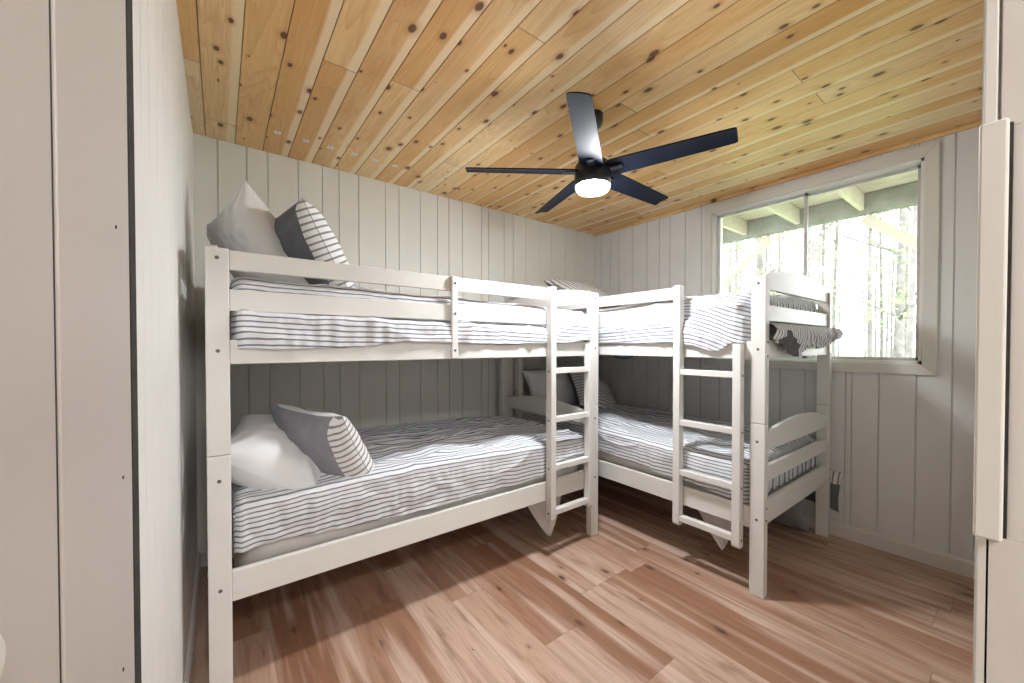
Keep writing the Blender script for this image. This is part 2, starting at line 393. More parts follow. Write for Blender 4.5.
# reveal lining
fr = MB().box((XW - 0.004, WY0, WZ0), (XW + 0.12, WY0 + 0.020, WZ1)).box((XW - 0.004, WY1 - 0.030, WZ0), (XW + 0.12, WY1, WZ1)) \
    .box((XW - 0.004, WY0, WZ0), (XW + 0.12, WY1, WZ0 + 0.022)).box((XW - 0.004, WY0, WZ1 - 0.022), (XW + 0.12, WY1, WZ1))
fr.build('window_frame', M['vinyl'], wd)
def sash(ya, yb, x, wf=0.020):
    a, b = WZ0 + 0.022, WZ1 - 0.022
    s = MB().box((x, ya, a), (x + 0.02, ya + wf, b)).box((x, yb - wf, a), (x + 0.02, yb, b)).box((x, ya, a), (x + 0.02, yb, a + wf)).box((x, ya, b - wf), (x + 0.02, yb, b))
    so_ = s.build('window_sash', M['alu'], wd, 0.002)
    box('glass_pane', (x + 0.009, ya + wf - 0.002, a + wf - 0.002), (x + 0.012, yb - wf + 0.002, b - wf + 0.002), M['glass'], so_, 0)
sash(WY0 + 0.020, 0.962, XW + 0.055); sash(0.936, WY1 - 0.030, XW + 0.030)

# ------------------------------------------------------------------ bunk bed prototype (local: u along length from head, v from room side to wall, z)
LB, WB = 2.035, 1.065
def bolt(parent, p, axis):
    mb = MB().lathe([(0.0065, 0), (0.0065, 0.0015), (0.004, 0.0025)], 12)
    o = mb.build('bolt', M['bolt'], parent)
    R = Matrix.Rotation(PI / 2, 4, 'X') if axis == '-v' else (Matrix.Rotation(-PI / 2, 4, 'X') if axis == '+v' else Matrix.Rotation(PI / 2 * (1 if axis == '+u' else -1), 4, 'Y'))
    o.matrix_local = Matrix.Translation(p) @ R
def make_bunk():
    r = empty('bunk_bed')
    bm = M['bed']
    for u0 in (0.0, LB - 0.068):
        for v0, v1 in ((0.0, 0.046), (WB - 0.046, WB)):
            lo = box('post', (u0, v0, 0), (u0 + 0.068, v1, 0.864), bm, r, 0.004)
            hi = box('post', (u0, v0, 0.8655), (u0 + 0.068, v1, 1.598), bm, r, 0.004)
            s, vv = ('-v', -0.0003) if v0 == 0 else ('+v', WB + 0.0003)
            e, uu = ('-u', -0.0003) if u0 == 0 else ('+u', LB + 0.0003)
            for z in (0.385, 0.775): bolt(lo, (u0 + 0.034, vv, z), s)
            for z in (1.235, 1.562): bolt(hi, (u0 + 0.034, vv, z), s)
            vm = 0.026 if v0 == 0 else WB - 0.026
            for z in (0.385, 0.445): bolt(lo, (uu, vm, z), e)
            for z in (1.20, 1.27): bolt(hi, (uu, vm, z), e)
    a, b = 0.068, LB - 0.068
    for v0, v1 in ((0.006, 0.030), (WB - 0.030, WB - 0.006)):
        box('side_rail', (a, v0, 0.330), (b, v1, 0.440), bm, r, 0.003)
        box('side_rail', (a, v0, 1.187), (b, v1, 1.275), bm, r, 0.003)
        le = 1.573 if v0 < 0.5 else b
        box('guard_rail', (a, v0, 1.524), (le, v1 - 0.002, 1.594), bm, r, 0.003)
        box('guard_rail', (a, v0, 1.378), (le, v1 - 0.002, 1.455), bm, r, 0.003)
    br = box('guard_bracket', (0.945, -0.014, 1.190), (0.977, 0.005, 1.596), bm, r, 0.003)
    for z in (1.23, 1.41, 1.56): bolt(br, (0.961, -0.0143, z), '-v')
    # ladder
    def stile(u0, z0, z1):
        o = MB().prism([(-0.044, z0 + 0.012), (-0.034, z0), (0.003, z0), (0.003, z1 - 0.006), (0.0, z1), (-0.040, z1), (-0.044, z1 - 0.006)], u0, u0 + 0.040, lambda v, z, u: (u, v, z)).build('ladder_stile', bm, ladder, 0.003)
        for z in (0.262, 0.527, 0.812, 1.101): bolt(o, ((u0 + 0.0403) if u0 > 1.7 else (u0 - 0.0003), -0.020, z), '+u' if u0 > 1.7 else '-u')
    ladder = empty('ladder'); ladder.parent = r
    stile(1.573, 0.222, 1.598); stile(1.899, 0.222, 1.262)
    for zt in (0.280, 0.545, 0.830, 1.119):
        box('rung', (1.612, -0.038, zt - 0.032), (1.900, -0.002, zt), bm, ladder, 0.003)
    # end panels
    for u0 in (0.014, LB - 0.036):
        for dz, last in ((0, 0), (0.812, 1)):
            v0, v1 = 0.045, WB - 0.045
            box('end_rail', (u0, v0, 0.350 + dz + (0.03 if last else 0)), (u0 + 0.022, v1, 0.470 + dz), bm, r, 0.003)
            box('end_slat', (u0, v0, 0.565 + dz), (u0 + 0.022, v1, 0.645 + dz), bm, r, 0.003)
            poly = [(v0, 0.722 + dz), (v1, 0.722 + dz)]
            N = 20
            for i in range(N + 1):
                t = i / N; e = (1 - abs(2 * t - 1) ** 2.2)
                poly.append((v1 + (v0 - v1) * t, 0.800 + dz + 0.052 * e))
            MB().prism(poly, u0, u0 + 0.022, lambda v, z, u: (u, v, z)).build('arched_panel', bm, r, 0.003)
    # slats
    for z in (0.358, 1.192):
        for i in range(12):
            u = 0.13 + i * 0.155
            box('bed_slat', (u, 0.0302, z), (u + 0.062, WB - 0.0302, z + 0.018), bm, r, 0.002)
    return r
bunkL = make_bunk()
bunkR = copy_tree(bunkL)
bunkL.location = (-0.04, 1.72, 0)
bunkR.location = (2.12, 2.8095, 0); bunkR.rotation_euler = (0, 0, -PI / 2)
tag(bunkL, 'cream painted wooden bunk bed with ladder along the back wall, left', 'bunk bed', 'white twin bunk beds')
tag(bunkR, 'white painted wooden bunk bed with ladder in front of the window, right', 'bunk bed', 'white twin bunk beds')
def at_bunk(o, side, z=0.0):
    if side == 'L': o.location = (-0.04, 1.72, z)
    else: o.location = (2.12, 2.8095, z); o.rotation_euler = (0, 0, -PI / 2)
    return o

# ------------------------------------------------------------------ mattresses and duvets
def sstep(a, b, x):
    t = max(0, min(1, (x - a) / (b - a))); return t * t * (3 - 2 * t)
def mattress(z0, z1, v0, seed):
    mb = MB(); N = 40; K = 24
    cx, cy, hw, hh = 1.018, (v0 + 1.022) / 2, 0.94, (1.022 - v0) / 2
    ring = []
    for i in range(N * 4):
        t = 2 * PI * i / (N * 4); c, s = math.cos(t), math.sin(t)
        p = 14.0
        k = (abs(c) ** p + abs(s) ** p) ** (-1 / p); ring.append((c * k, s * k))
    prof = [(0.90, 0), (0.975, 0.01), (1, 0.04), (1.002, 0.5), (1, 0.955), (0.975, 0.99), (0.9, 1.0)]
    vs = []; fs = []; n = len(ring)
    for s, q in prof:
        off = (1 - s)
        for i, (a, b) in enumerate(ring):
            j = 0.003 * nz(a * 3 + seed, b * 3, q * 2, 1.5)
            m = off * 0.45
            vs.append((cx + a * (hw - m), cy + b * (hh - m) + j, z0 + (z1 - z0) * q + j))
    for r_ in range(len(prof) - 1):
        for i in range(n):
            fs.append((r_ * n + i, r_ * n + (i + 1) % n, (r_ + 1) * n + (i + 1) % n, (r_ + 1) * n + i))
    fs.append(tuple(range(n))[::-1]); fs.append(tuple((len(prof) - 1) * n + i for i in range(n)))
    return mb.add(vs, fs).build('mattress', M['mattress'], None, 0, True)

def duvet(upper, hem, top, u0, u1, seed, front, foot_drop, head_drop=0.03, back_drop=0.10, lump=0.019):
    """front(u, d) -> v of the room side at drop d below the crest"""
    Nu, Nt = 230, 200
    mb = MB(); uv = []
    vb = 1.028
    vs = []
    def u_of(s):  # s in 0..1 -> (u, drop)
        Lt = head_drop + (u1 - u0) + foot_drop; a = s * Lt
        if a < head_drop: return u0, head_drop - a, a
        if a < head_drop + (u1 - u0): return u0 + a - head_drop, 0, a
        return u1, a - head_drop - (u1 - u0), a
    for i in range(Nu + 1):
        u, du, au = u_of(i / Nu)
        hz = hem(u); fd = top(u) - hz
        tw = vb - 0.05
        Lt = fd + tw + back_drop
        for j in range(Nt + 1):
            a = j / Nt * Lt
            # rounded crest
            if a < fd: v, dv = 0.0, fd - a; w = 0
            elif a < fd + tw: w = (a - fd); v, dv = w, 0
            else: w = tw; v, dv = tw, a - fd - tw
            R = 0.055
            drop = max(du, dv)
            # round off edges
            eu = min(u - u0, u1 - u); ev = min(w, tw - w)
            rd = 0
            for e in (eu + 0.012, ev + 0.012):
                if e < R: rd += R - math.sqrt(max(0, R * R - (R - e) ** 2))
            rd *= (0.9 if drop == 0 else 0.9)
            crown = 0.018 * math.sin(PI * min(1, max(0, w / tw)))
            z = top(u) - drop - rd * (1 - min(1, drop / 0.08) * 0.75) + crown * (1 if drop == 0 else 0)
            fv = front(u, top(u) - z)
            vv = fv + v * (vb - fv) / tw
            # bulging sides
            n1 = nz(u * 2.3 + seed, w * 3.1, 0.3, 1.6); n2 = nz(u * 7 + seed, w * 9 + drop * 4, 1.7, 1.3); n3 = nz(u * 19, w * 26 + drop * 16, seed, 1.0)
            ridge = 1 - abs(nz(u * 1.6 + seed * 2, w * 7.5 + drop * 5, 4.2, 1.5)) * 2
            bump = lump * n1 + lump * 0.55 * n2 + lump * 0.22 * n3 + lump * 0.8 * max(0, ridge) ** 3
            if drop == 0: z += bump * (0.35 + 0.65 * min(1, ev / 0.1))
            else:
                vert = nz(u * 26 + seed, drop * 3.5, 2.2, 1.0) * 0.011 * min(1, drop / 0.05)
                amp = bump * 0.6 + vert
                if dv > 0: vv += (-abs(amp) if v == 0 else -abs(amp))
                if du > 0: u_ = u + (abs(amp) if u == u1 else -abs(amp)); 
                z += 0.25 * bump
            uu = u
            if du > 0: uu = u + (0.010 * math.sin(w * 70 + seed) * min(1, du / 0.05) + 0.3 * n2 * 0.02) * (1 if u == u1 else -1)
            vs.append((uu, vv, z)); uv.append((au, a - fd + 0.006 * n1 + 0.004 * n2 + (0.12 * sstep(1.60, 2.02, u) if upper == 2 else 0)))
    fs = []
    for i in range(Nu):
        for j in range(Nt):
            k = i * (Nt + 1) + j
            fs.append((k, k + Nt + 1, k + Nt + 2, k + 1))
    mb.add(vs, fs); mb.uv = uv
    return mb.build('duvet', M['stripe'], None, 0, True, None, 0.008)

def lerp_tab(tab):
    def f(u):
        if u <= tab[0][0]: return tab[0][1]
        for (a, b), (c, d) in zip(tab, tab[1:]):
            if u <= c:
                t = (u - a) / (c - a); t = t * t * (3 - 2 * t); return b + (d - b) * t
        return tab[-1][1]
    return f

# upper front profile: slips between the guard rails and bulges over the side rail
def front_upper(guard_end):
    def f(u, d):
        inner = 0.036
        t = sstep(0.100, 0.150, d)
        v = inner + (-0.004 - inner) * t
        o = sstep(guard_end + 0.03, guard_end + 0.09, u) * (1 - sstep(1.90, 1.955, u))
        out = -0.014 + 0.045 * (1 - sstep(0.0, 0.09, d))
        v = v * (1 - o) + out * o
        # stay clear of the posts
        p = max(1 - sstep(0.072, 0.10, u), sstep(1.935, 1.962, u))
        return v * (1 - p) + 0.052 * p
    return f
def front_lower(u, d):
    p = max(1 - sstep(0.072, 0.10, u), sstep(1.935, 1.962, u))
    return (0.024 - 0.006 * math.sin(PI * min(1, d / 0.2))) * (1 - p) + 0.056 * p

mats = {}
for side in 'LR':
    nm = 'left' if side == 'L' else 'right'
    m = at_bunk(mattress(0.378, 0.585, 0.050, 1.0 if side == 'L' else 4.0), side)
    tag(m, 'mattress on the lower bunk of the %s bunk bed, under a striped duvet' % nm, 'mattress', 'bunk mattresses'); mats[side, 0] = m
    m = at_bunk(mattress(1.212, 1.420, 0.050, 2.0 if side == 'L' else 5.0), side)
    tag(m, 'mattress on the upper bunk of the %s bunk bed, hidden by its duvet' % nm, 'mattress', 'bunk mattresses'); mats[side, 1] = m

DL = at_bunk(duvet(False, lerp_tab([(0.06, 0.495), (0.2, 0.508), (0.5, 0.485), (0.85, 0.468), (1.3, 0.470), (1.55, 0.475), (1.9, 0.50)]), lambda u: 0.672 + 0.02 * math.sin(u * 2.2), 0.075, 1.967, 3.3, front_lower, 0.12), 'L')
tag(DL, 'navy and white striped duvet on the lower bunk, left bunk bed', 'duvet', 'striped duvets')
DR = at_bunk(duvet(False, lerp_tab([(0.06, 0.50), (0.9, 0.515), (1.2, 0.50), (1.6, 0.47), (1.9, 0.445)]), lambda u: 0.665 + 0.015 * math.sin(u * 2.0 + 1), 0.075, 1.968, 8.1, front_lower, 0.19), 'R')
tag(DR, 'navy and white striped duvet on the lower bunk, right bunk bed', 'duvet', 'striped duvets')
UL = at_bunk(duvet(True, lerp_tab([(0.06, 1.248), (0.25, 1.240), (0.5, 1.252), (0.72, 1.272), (1.2, 1.262), (1.5, 1.268), (1.65, 1.27), (1.9, 1.285)]), lerp_tab([(0.06, 1.508), (0.5, 1.498), (0.9, 1.492), (1.3, 1.490), (1.9, 1.470)]), 0.075, 1.967, 5.7, front_upper(1.60), 0.10), 'L')
tag(UL, 'navy and white striped duvet on the upper bunk, left bunk bed', 'duvet', 'striped duvets')
UR = at_bunk(duvet(2, lerp_tab([(0.06, 1.278), (1.5, 1.270), (1.65, 1.258), (1.8, 1.225), (1.9, 1.27)]), lerp_tab([(0.06, 1.475), (1.0, 1.500), (1.5, 1.525), (1.9, 1.53)]), 0.075, 1.967, 11.9, front_upper(1.60), 0.10), 'R')
tag(UR, 'striped duvet on the upper bunk, right bunk bed, spilling over its foot end', 'duvet', 'striped duvets')

# foot-end spill of the upper right duvet, through the gap between slat and rail
def spill():
    bot = lerp_tab([(0.05, 1.285), (0.10, 1.27), (0.20, 1.235), (0.30, 1.20), (0.42, 1.195), (0.50, 1.235), (0.60, 1.26), (0.72, 1.235), (0.82, 1.24), (0.95, 1.27), (1.05, 1.28), (1.16, 1.30)])
    mb = MB(); uv = []; Nv, Nd = 220, 60; vs = []; mi = []
    for i in range(Nv + 1):
        v = 0.052 + (1.012 - 0.052) * i / Nv
        f = 0.006 * math.sin(v * 95 + 2 * nz(v * 6, 0, 0)) + 0.010 * nz(v * 14, 3, 0)
        for j in range(Nd + 1):
            t = j / Nd
            if t < 0.4:
                q = t / 0.4; u = 1.960 + 0.095 * q; z = 1.378 - 0.004 * q + 0.4 * f * q - 0.014 * q * q
            else:
                q = (t - 0.4) / 0.6; zb = bot(v)
                u = 2.055 + 0.016 * math.sin(PI * min(1, q * 1.2)) + f * (0.5 + q); z = 1.360 + (zb - 1.360) * q + 0.2 * f
            vs.append((u, v, z)); uv.append((t * 0.25, v * 1.5 + 0.02 * math.sin(t * 5 + v * 9)))
    fs = []
    for i in range(Nv):
        for j in range(Nd):
            k = i * (Nd + 1) + j; fs.append((k, k + 1, k + Nd + 2, k + Nd + 1))
            v = 0.052 + 0.96 * i / Nv; t = j / Nd
            mi.append(1 if (0.12 < v < 0.40 and t > 0.50 + 0.55 * abs(v - 0.20) / 0.28 * (1 if v > 0.2 else 2.2)) else 0)
    mb.add(vs, fs); mb.uv = uv; mb.mi = mi
    o = mb.build('duvet_overhang', None, UR, 0, True, [M['stripe'], M['charcoal']], 0.006)
    o['label'] = 'crumpled duvet end with a charcoal underside'
    # rolled corner pushed out past the wall-side post
    c = MB(); pts = []; rad = []; 
    for i in range(15):
        t = i / 14; pts.append((2.052 + 0.012 * math.sin(t * 3), 0.955 + 0.175 * t, 1.318 + 0.010 * math.sin(t * 4)))
        rad.append(0.040 * (1 - 0.80 * t ** 2) + 0.003 * math.sin(i * 2.1))
    c.tube(pts, rad, 16)
    c.uv = [(p[0] * 2, (p[2] + p[0]) * 1.4 + p[1] * 0.3) for p in c.v]
    c.build('duvet_corner', M['stripe'], UR, 0, True)
spill()
bl_ = MB().lathe([(0.012, -0.034), (0.055, -0.028), (0.085, -0.008), (0.080, 0.012), (0.03, 0.022)], 24).build('duvet_bulge', M['charcoal'], UR, 0, True)
bl_.location = (0.885, 0.40, 1.180); bl_['label'] = 'charcoal duvet underside sagging between the slats'

# hanging sheet corners under the lower bunks, pillow-like bulge behind the right bunk
def hang(parent, pts_top, tip, name, depth, mat):
    """sheet triangle in local bunk coordinates, from two top points to a rounded tip"""
    (ua, va, za), (ub, vb_, zb) = pts_top; (ut, vt, zt) = tip
    mb = MB(); vs = []; fs = []; N = 14
    for i in range(N + 1):
        t = i / N; w = (1 - t) ** 0.8 + 0.08 * (1 - t) + 0.02
        for j in range(N + 1):
            s = j / N
            bu, bv, bz = ua + (ub - ua) * s, va + (vb_ - va) * s, za + (zb - za) * s
            cu, cv, cz = ua + (ub - ua) * 0.5, (va + vb_) / 2, (za + zb) / 2
            u = ut * t + cu * (1 - t) + (bu - cu) * w; v = vt * t + cv * (1 - t) + (bv - cv) * w + depth * math.sin(s * 9 + t * 2) * (1 - 0.5 * t)
            z = zt * t + bz * (1 - t) + 0.01 * math.sin(s * PI) * t
            vs.append((u, v, z))
    for i in range(N):
        for j in range(N):
            k = i * (N + 1) + j; fs.append((k, k + 1, k + N + 2, k + N + 1))
    return mb.add(vs, fs).build(name, mat, parent, 0, True, None, 0.003)
hang(mats['L', 0], ((1.47, 0.09, 0.372), (1.80, 0.10, 0.372)), (1.675, 0.085, 0.060), 'hanging_sheet_corner', 0.012, M['sheet'])
hang(mats['R', 0], ((1.60, 0.11, 0.372), (1.86, 0.12, 0.372)), (1.800, 0.075, 0.125), 'hanging_sheet_corner', 0.010, M['sheet'])

# ------------------------------------------------------------------ pillows
def pillow_mesh(w, h, t, seed, pinch=0.10, stripes='h', droop=0.0, wrap=-2.0, wtop=2.0):
    N = 56; vs = []; fs = []; uv = []; mi = []
    for sgn in (1, -1):
        for i in range(N + 1):
            for j in range(N + 1):
                x = -1 + 2 * i / N; y = -1 + 2 * j / N
                fx = 1 - pinch * (1 - abs(y) ** 2.4); fy = 1 - pinch * (1 - abs(x) ** 2.4)
                X, Y = x * fx, y * fy
                e = max(0, (1 - x ** 4)) ** 0.55 * max(0, (1 - y ** 4)) ** 0.55
                e2 = 0.62 * e + 0.38 * math.sqrt(max(0, 1 - x * x) * max(0, 1 - y * y))
                n_ = 0.10 * nz(x * 1.7 + seed, y * 1.7, sgn * 3) + 0.05 * nz(x * 5 + seed, y * 5, sgn) + 0.045 * (1 - abs(nz(x * 2.2, y * 2.2 + seed, sgn * 2))) ** 4
                # creases radiating from the corners
                cr = 0
                for cx_ in (-1, 1):
                    for cy_ in (-1, 1):
                        dx, dy = x - cx_, y - cy_; r_ = math.hypot(dx, dy) + 1e-4
                        if r_ < 0.9: cr += 0.05 * math.sin(9 * math.atan2(dy, dx) + seed + cx_) * (1 - r_ / 0.9) * min(1, r_ * 4)
                T = t / 2 * (e2 * (1 + n_) + cr * min(1, e * 2))
                z = sgn * max(0.0015, T) + droop * (x * x) * 0.5
                vs.append((X * w / 2, Y * h / 2, z))
                uv.append((X * w / 2, Y * h / 2) if stripes == 'h' else (Y * h / 2, X * w / 2))
    n = N + 1
    for s in (0, 1):
        for i in range(N):
            for j in range(N):
                k = s * n * n + i * n + j
                fs.append((k, k + n, k + n + 1, k + 1) if s == 0 else (k, k + 1, k + n + 1, k + n)); mi.append(0 if (s == 1 and (-1 + 2 * (i + 0.5) / N < wrap or -1 + 2 * (j + 0.5) / N > wtop)) else s)
    o = n * n
    for i in range(N):
        for (a, b) in ((i * n, (i + 1) * n), ((i + 1) * n + N, i * n + N), (i + 1, i), (N * n + i, N * n + i + 1)):
            fs.append((b, a, a + o, b + o)); mi.append(1)
    mb = MB().add(vs, fs); mb.uv = uv; mb.mi = mi
    return mb
def place(o, c, wv, hv):
    w = Vector(wv).normalized(); h = Vector(hv); h = (h - w * h.dot(w)).normalized(); n_ = w.cross(h)
    m = Matrix((w, h, n_)).transposed().to_4x4(); m.translation = Vector(c); o.matrix_world = m
    return o
def pillow(label, c, wv, hv, w, h, t, seed, mats_, stripes='h', pinch=0.10, group=None, droop=0.0, wrap=-2.0, wtop=2.0):
    o = pillow_mesh(w, h, t, seed, pinch, stripes, droop, wrap, wtop).build('pillow', None, None, 0, True, mats_)
    place(o, c, wv, hv); tag(o, label, 'pillow', group or 'bunk bed pillows'); return o
Wm = [M['white'], M['white']]; Sm = [M['stripe_p'], M['grey']]; Sc = [M['stripe_p'], M['charcoal']]
# upper left white: corner up
P = Vector((0.098, 2.14, 1.995)); a_ = Vector((0.46, -0.18, -0.86)).normalized(); b_ = Vector((-0.24, 0.70, -0.50)); b_ = (b_ - a_ * b_.dot(a_)).normalized()
pillow('plump white pillow standing on its corner, upper bunk, left bed', P + a_ * 0.28 + b_ * 0.19, a_, b_, 0.56, 0.38, 0.22, 1.3, Wm)
pillow('charcoal pillow with striped face leaning on the white one, upper bunk, left bed', (0.360, 2.15, 1.690), (-0.16, 0.98, 0.0), (-0.46, 0.0, 0.86), 0.44, 0.46, 0.23, 4.4, Sc, 'h', 0.03, None, 0.0, -0.88)
pillow('white pillow slumped at the head of the lower bunk, left bed', (0.200, 2.02, 0.760), (0.80, -0.12, -0.56), (0.12, 0.93, 0.20), 0.43, 0.50, 0.24, 7.7, Wm, 'h', 0.06)
pillow('grey pillow with striped face leaning on the white one, lower bunk, left bed', (0.392, 1.930, 0.765), (-0.46, 0.88, 0.05), (-0.56, 0.05, 0.80), 0.46, 0.51, 0.19, 9.1, Sm, 'h', 0.10, None, 0.0, -0.74)
# right bunk, far head end
pillow('white pillow lying flat behind the striped one, upper bunk of the right bed', (2.30, 2.60, 1.690), (1, 0.1, 0.05), (0.0, 1, 0.65), 0.60, 0.40, 0.15, 3.0, Wm)
pillow('striped pillow lying at the head of the upper bunk, right bed', (2.62, 2.45, 1.725), (1, -0.05, -0.06), (0.0, 0.9, 0.45), 0.62, 0.42, 0.17, 6.0, Sc, 'v')
pillow('white pillow propped behind the striped one, lower bunk of the right bed', (2.44, 2.62, 0.865), (0.95, -0.05, 0.10), (-0.15, 0.35, 0.9), 0.60, 0.42, 0.15, 2.2, Wm)
pillow('striped pillow leaning at the head of the lower bunk, right bed', (2.76, 2.43, 0.805), (0.86, 0.06, -0.30), (0.35, 0.62, 0.70), 0.66, 0.44, 0.18, 5.2, Sc, 'h')
# fallen pillows by the window wall
pillow('dark grey pillow with a striped edge squeezed between the right bed and the window wall', (3.2035, 0.845, 0.310), (0, 1, 0.1), (0.0, 0, 1), 0.25, 0.27, 0.034, 8.0, [M['stripe_p'], M['charcoal']], 'v', 0.10, None, 0.0, -2.0, 0.35)
pillow('pale grey pillow on the floor under the right bed, against the window wall', (3.08, 1.12, 0.125), (0.1, 1.0, 0.0), (-0.55, 0.0, 0.80), 0.50, 0.30, 0.12, 3.8, [M['sheet'], M['grey']], 'h')

# ------------------------------------------------------------------ ceiling fan
FX, FY, FZ, FR = 1.539, 1.370, 2.152, 0.652
fan = tag(empty('ceiling_fan', (FX, FY, H)), 'dark navy five blade ceiling fan with a lit round globe', 'ceiling fan')
zc = lambda z: z - H
MB().lathe([(0.052, 0.0), (0.052, -0.03), (0.046, -0.055), (0.025, -0.068)], 40).build('canopy', M['fanmetal'], fan, 0, True)
MB().lathe([(0.0125, -0.055), (0.0125, zc(2.215))], 20).build('downrod', M['fanmetal'], fan, 0, True)
MB().lathe([(0.016, zc(2.262)), (0.030, zc(2.255)), (0.036, zc(2.215)), (0.046, zc(2.205)), (0.046, zc(2.196))], 32).build('coupling', M['fanmetal'], fan, 0, True)
MB().lathe([(0.045, zc(2.198)), (0.080, zc(2.192)), (0.092, zc(2.175)), (0.094, zc(2.10)), (0.092, zc(2.075)), (0.060, zc(2.072))], 48).build('motor_housing', M['fanmetal'], fan, 0, True)
MB().lathe([(0.087, zc(2.078)), (0.087, zc(2.070)), (0.078, zc(2.053)), (0.050, zc(2.043)), (0.015, zc(2.040))], 48).build('light_globe', M['globe'], fan, 0, True)
for k in range(5):
    a = 3.7914528 + k * 2 * PI / 5
    bl = MB(); pts = []
    def hw(r): return 0.063 - 0.016 * r / 0.65
    rs = [0.085, 0.11, 0.16, 0.22, 0.30, 0.40, 0.50, 0.58, 0.625, 0.642, 0.650, FR]
    N = 8; vs = []; fs = []
    for r in rs:
        w = hw(r)
        if r > 0.63: w *= math.sqrt(max(0.0, 1 - ((r - 0.63) / 0.030) ** 4))
        if r < 0.10: w *= 0.75
        tilt = math.radians(-13)
        for zt in (0.003, -0.003):
            for j in range(N + 1):
                y = -w + 2 * w * j / N
                vs.append((r, y * math.cos(tilt), y * math.sin(tilt) + zt - 0.004 * (y / w) ** 2 + zc(FZ)))
    m = 2 * (N + 1)
    for i in range(len(rs) - 1):
        for j in range(N):
            A = i * m + j; B = (i + 1) * m + j
            fs.append((A, B, B + 1, A + 1)); A += N + 1; B += N + 1; fs.append((A, A + 1, B + 1, B))
        for (p, q) in ((i * m, i * m + N + 1), (i * m + N, i * m + 2 * N + 1)):
            fs.append((p, q, q + m, p + m))
    e = (len(rs) - 1) * m
    for j in range(N): fs.append((j, j + 1, j + N + 2, j + N + 1)); fs.append((e + j, e + j + 1, e + j + N + 2, e + j + N + 1))
    b = bl.add(vs, fs).build('blade', M['fan'], fan, 0, False); b.rotation_euler = (0, 0, a)
    iron = MB().box((0.070, -0.018, zc(FZ) - 0.012), (0.155, 0.018, zc(FZ) - 0.004)).build('blade_bracket', M['fanmetal'], b, 0.003)

# ------------------------------------------------------------------ paper tags left on the ceiling boards
def tag_mat():
    t = NT('paper_tag'); p = t.sep(t.coord())
    inside = t.math('MULTIPLY', t.math('LESS_THAN', t.math('ABSOLUTE', p[0]), 0.005), t.math('LESS_THAN', t.math('ABSOLUTE', p[1]), 0.0035))
    return t.fin(t.mix(inside, (0.80, 0.80, 0.82), (0.25, 0.28, 0.48)), 0.7)
M['tag'] = tag_mat()
names_ = ['leftmost of the six small white tags stapled to the ceiling boards', 'second from left of the six small white tags on the ceiling boards', 'third from left of the six small white tags on the ceiling boards',
          'fourth from left of the six small white tags on the ceiling boards', 'fifth from left of the six small white tags on the ceiling boards', 'rightmost of the six small white tags on the ceiling boards']
for x, nm in zip((0.266, 0.407, 0.535, 0.673, 0.800, 0.931), names_):
    o = box('paper_tag', (-0.016, -0.016, -0.0008), (0.016, 0.016, 0.0), M['tag'], None, 0)
    o.location = (x, 2.545, H - 0.0002); o.rotation_euler = (0, 0, 0.2 * math.sin(x * 40)); tag(o, nm, 'tag', 'white tags on the ceiling')

# ------------------------------------------------------------------ fill light added in the hall, unseen behind the camera
hl = tag(empty('hall_fill_light', (0.1, -1.1, H)), 'round flush fill light added in the unseen hall behind the doorway', 'lamp')
MB().lathe([(0.17, 0), (0.17, -0.03), (0.16, -0.035)], 32).build('fill_light_base', M['trim'], hl, 0, True)
MB().lathe([(0.155, -0.034), (0.15, -0.06), (0.11, -0.085), (0.04, -0.095)], 32).build('fill_light_cover', M['hall_fill'], hl, 0, True)

# ------------------------------------------------------------------ outside: porch, ground, woods
pr = tag(empty('porch_roof', (3.4, 1.5, 2.6)), 'timber deck overhead with joists, beam and knee braces outside the window', 'porch roof')
def ob(name, a, b, mat, bev=0.004):
    o = box(name, (a[0] - 3.4, a[1] - 1.5, a[2] - 2.6), (b[0] - 3.4, b[1] - 1.5, b[2] - 2.6), mat, pr, bev); return o
ob('beam', (5.20, -2.5, 2.585), (5.29, 5.0, 2.79), M['beam'])
for k in range(-5, 5): ob('joist', (3.45, 1.015 + 0.55 * k + 0.0, 2.62), (5.195, 1.055 + 0.55 * k, 2.79), M['brace'])
for k in range(14): ob('deck_board', (3.42 + 0.145 * k, -2.5, 2.795), (3.555 + 0.145 * k, 5.0, 2.825), M['deck'])
for y in (0.05, 3.0): ob('porch_post', (5.19, y - 0.06, -0.45), (5.30, y + 0.06, 2.585), M['brace'])
def brace(ya, za, yb, zb):
    d = Vector((0, yb - ya, zb - za)).normalized(); n_ = Vector((0, -d.z, d.y)) * 0.045
    A = Vector((0, ya - 1.5, za - 2.6)); B = Vector((0, yb - 1.5, zb - 2.6))
    q = [A + n_, A - n_, B - n_, B + n_]
    MB().prism([(p.y, p.z) for p in q], 5.205 - 3.4, 5.285 - 3.4, lambda y, z, x: (x, y, z)).build('knee_brace', M['brace'], pr, 0.003)
brace(2.96, 1.66, 1.88, 2.545); brace(0.09, 1.72, 1.02, 2.550)

g = MB(); NX, NY = 30, 40; vs = []; fs = []
for i in range(NX + 1):
    for j in range(NY + 1):
        x = 3.36 + 45 * (i / NX) ** 1.5; y = -25 + 60 * j / NY
        vs.append((x, y, -0.45 + 0.035 * max(0, x - 7) + 0.25 * nz(x * 0.3, y * 0.3, 0) * min(1, (x - 3.3) / 4)))
for i in range(NX):
    for j in range(NY): k = i * (NY + 1) + j; fs.append((k, k + NY + 1, k + NY + 2, k + 1))
struct(g.add(vs, fs).build('ground', M['grass'], None, 0, True))
def gz(x, y): return -0.45 + 0.035 * max(0, x - 7) + 0.25 * nz(x * 0.3, y * 0.3, 0) * min(1, (x - 3.3) / 4)

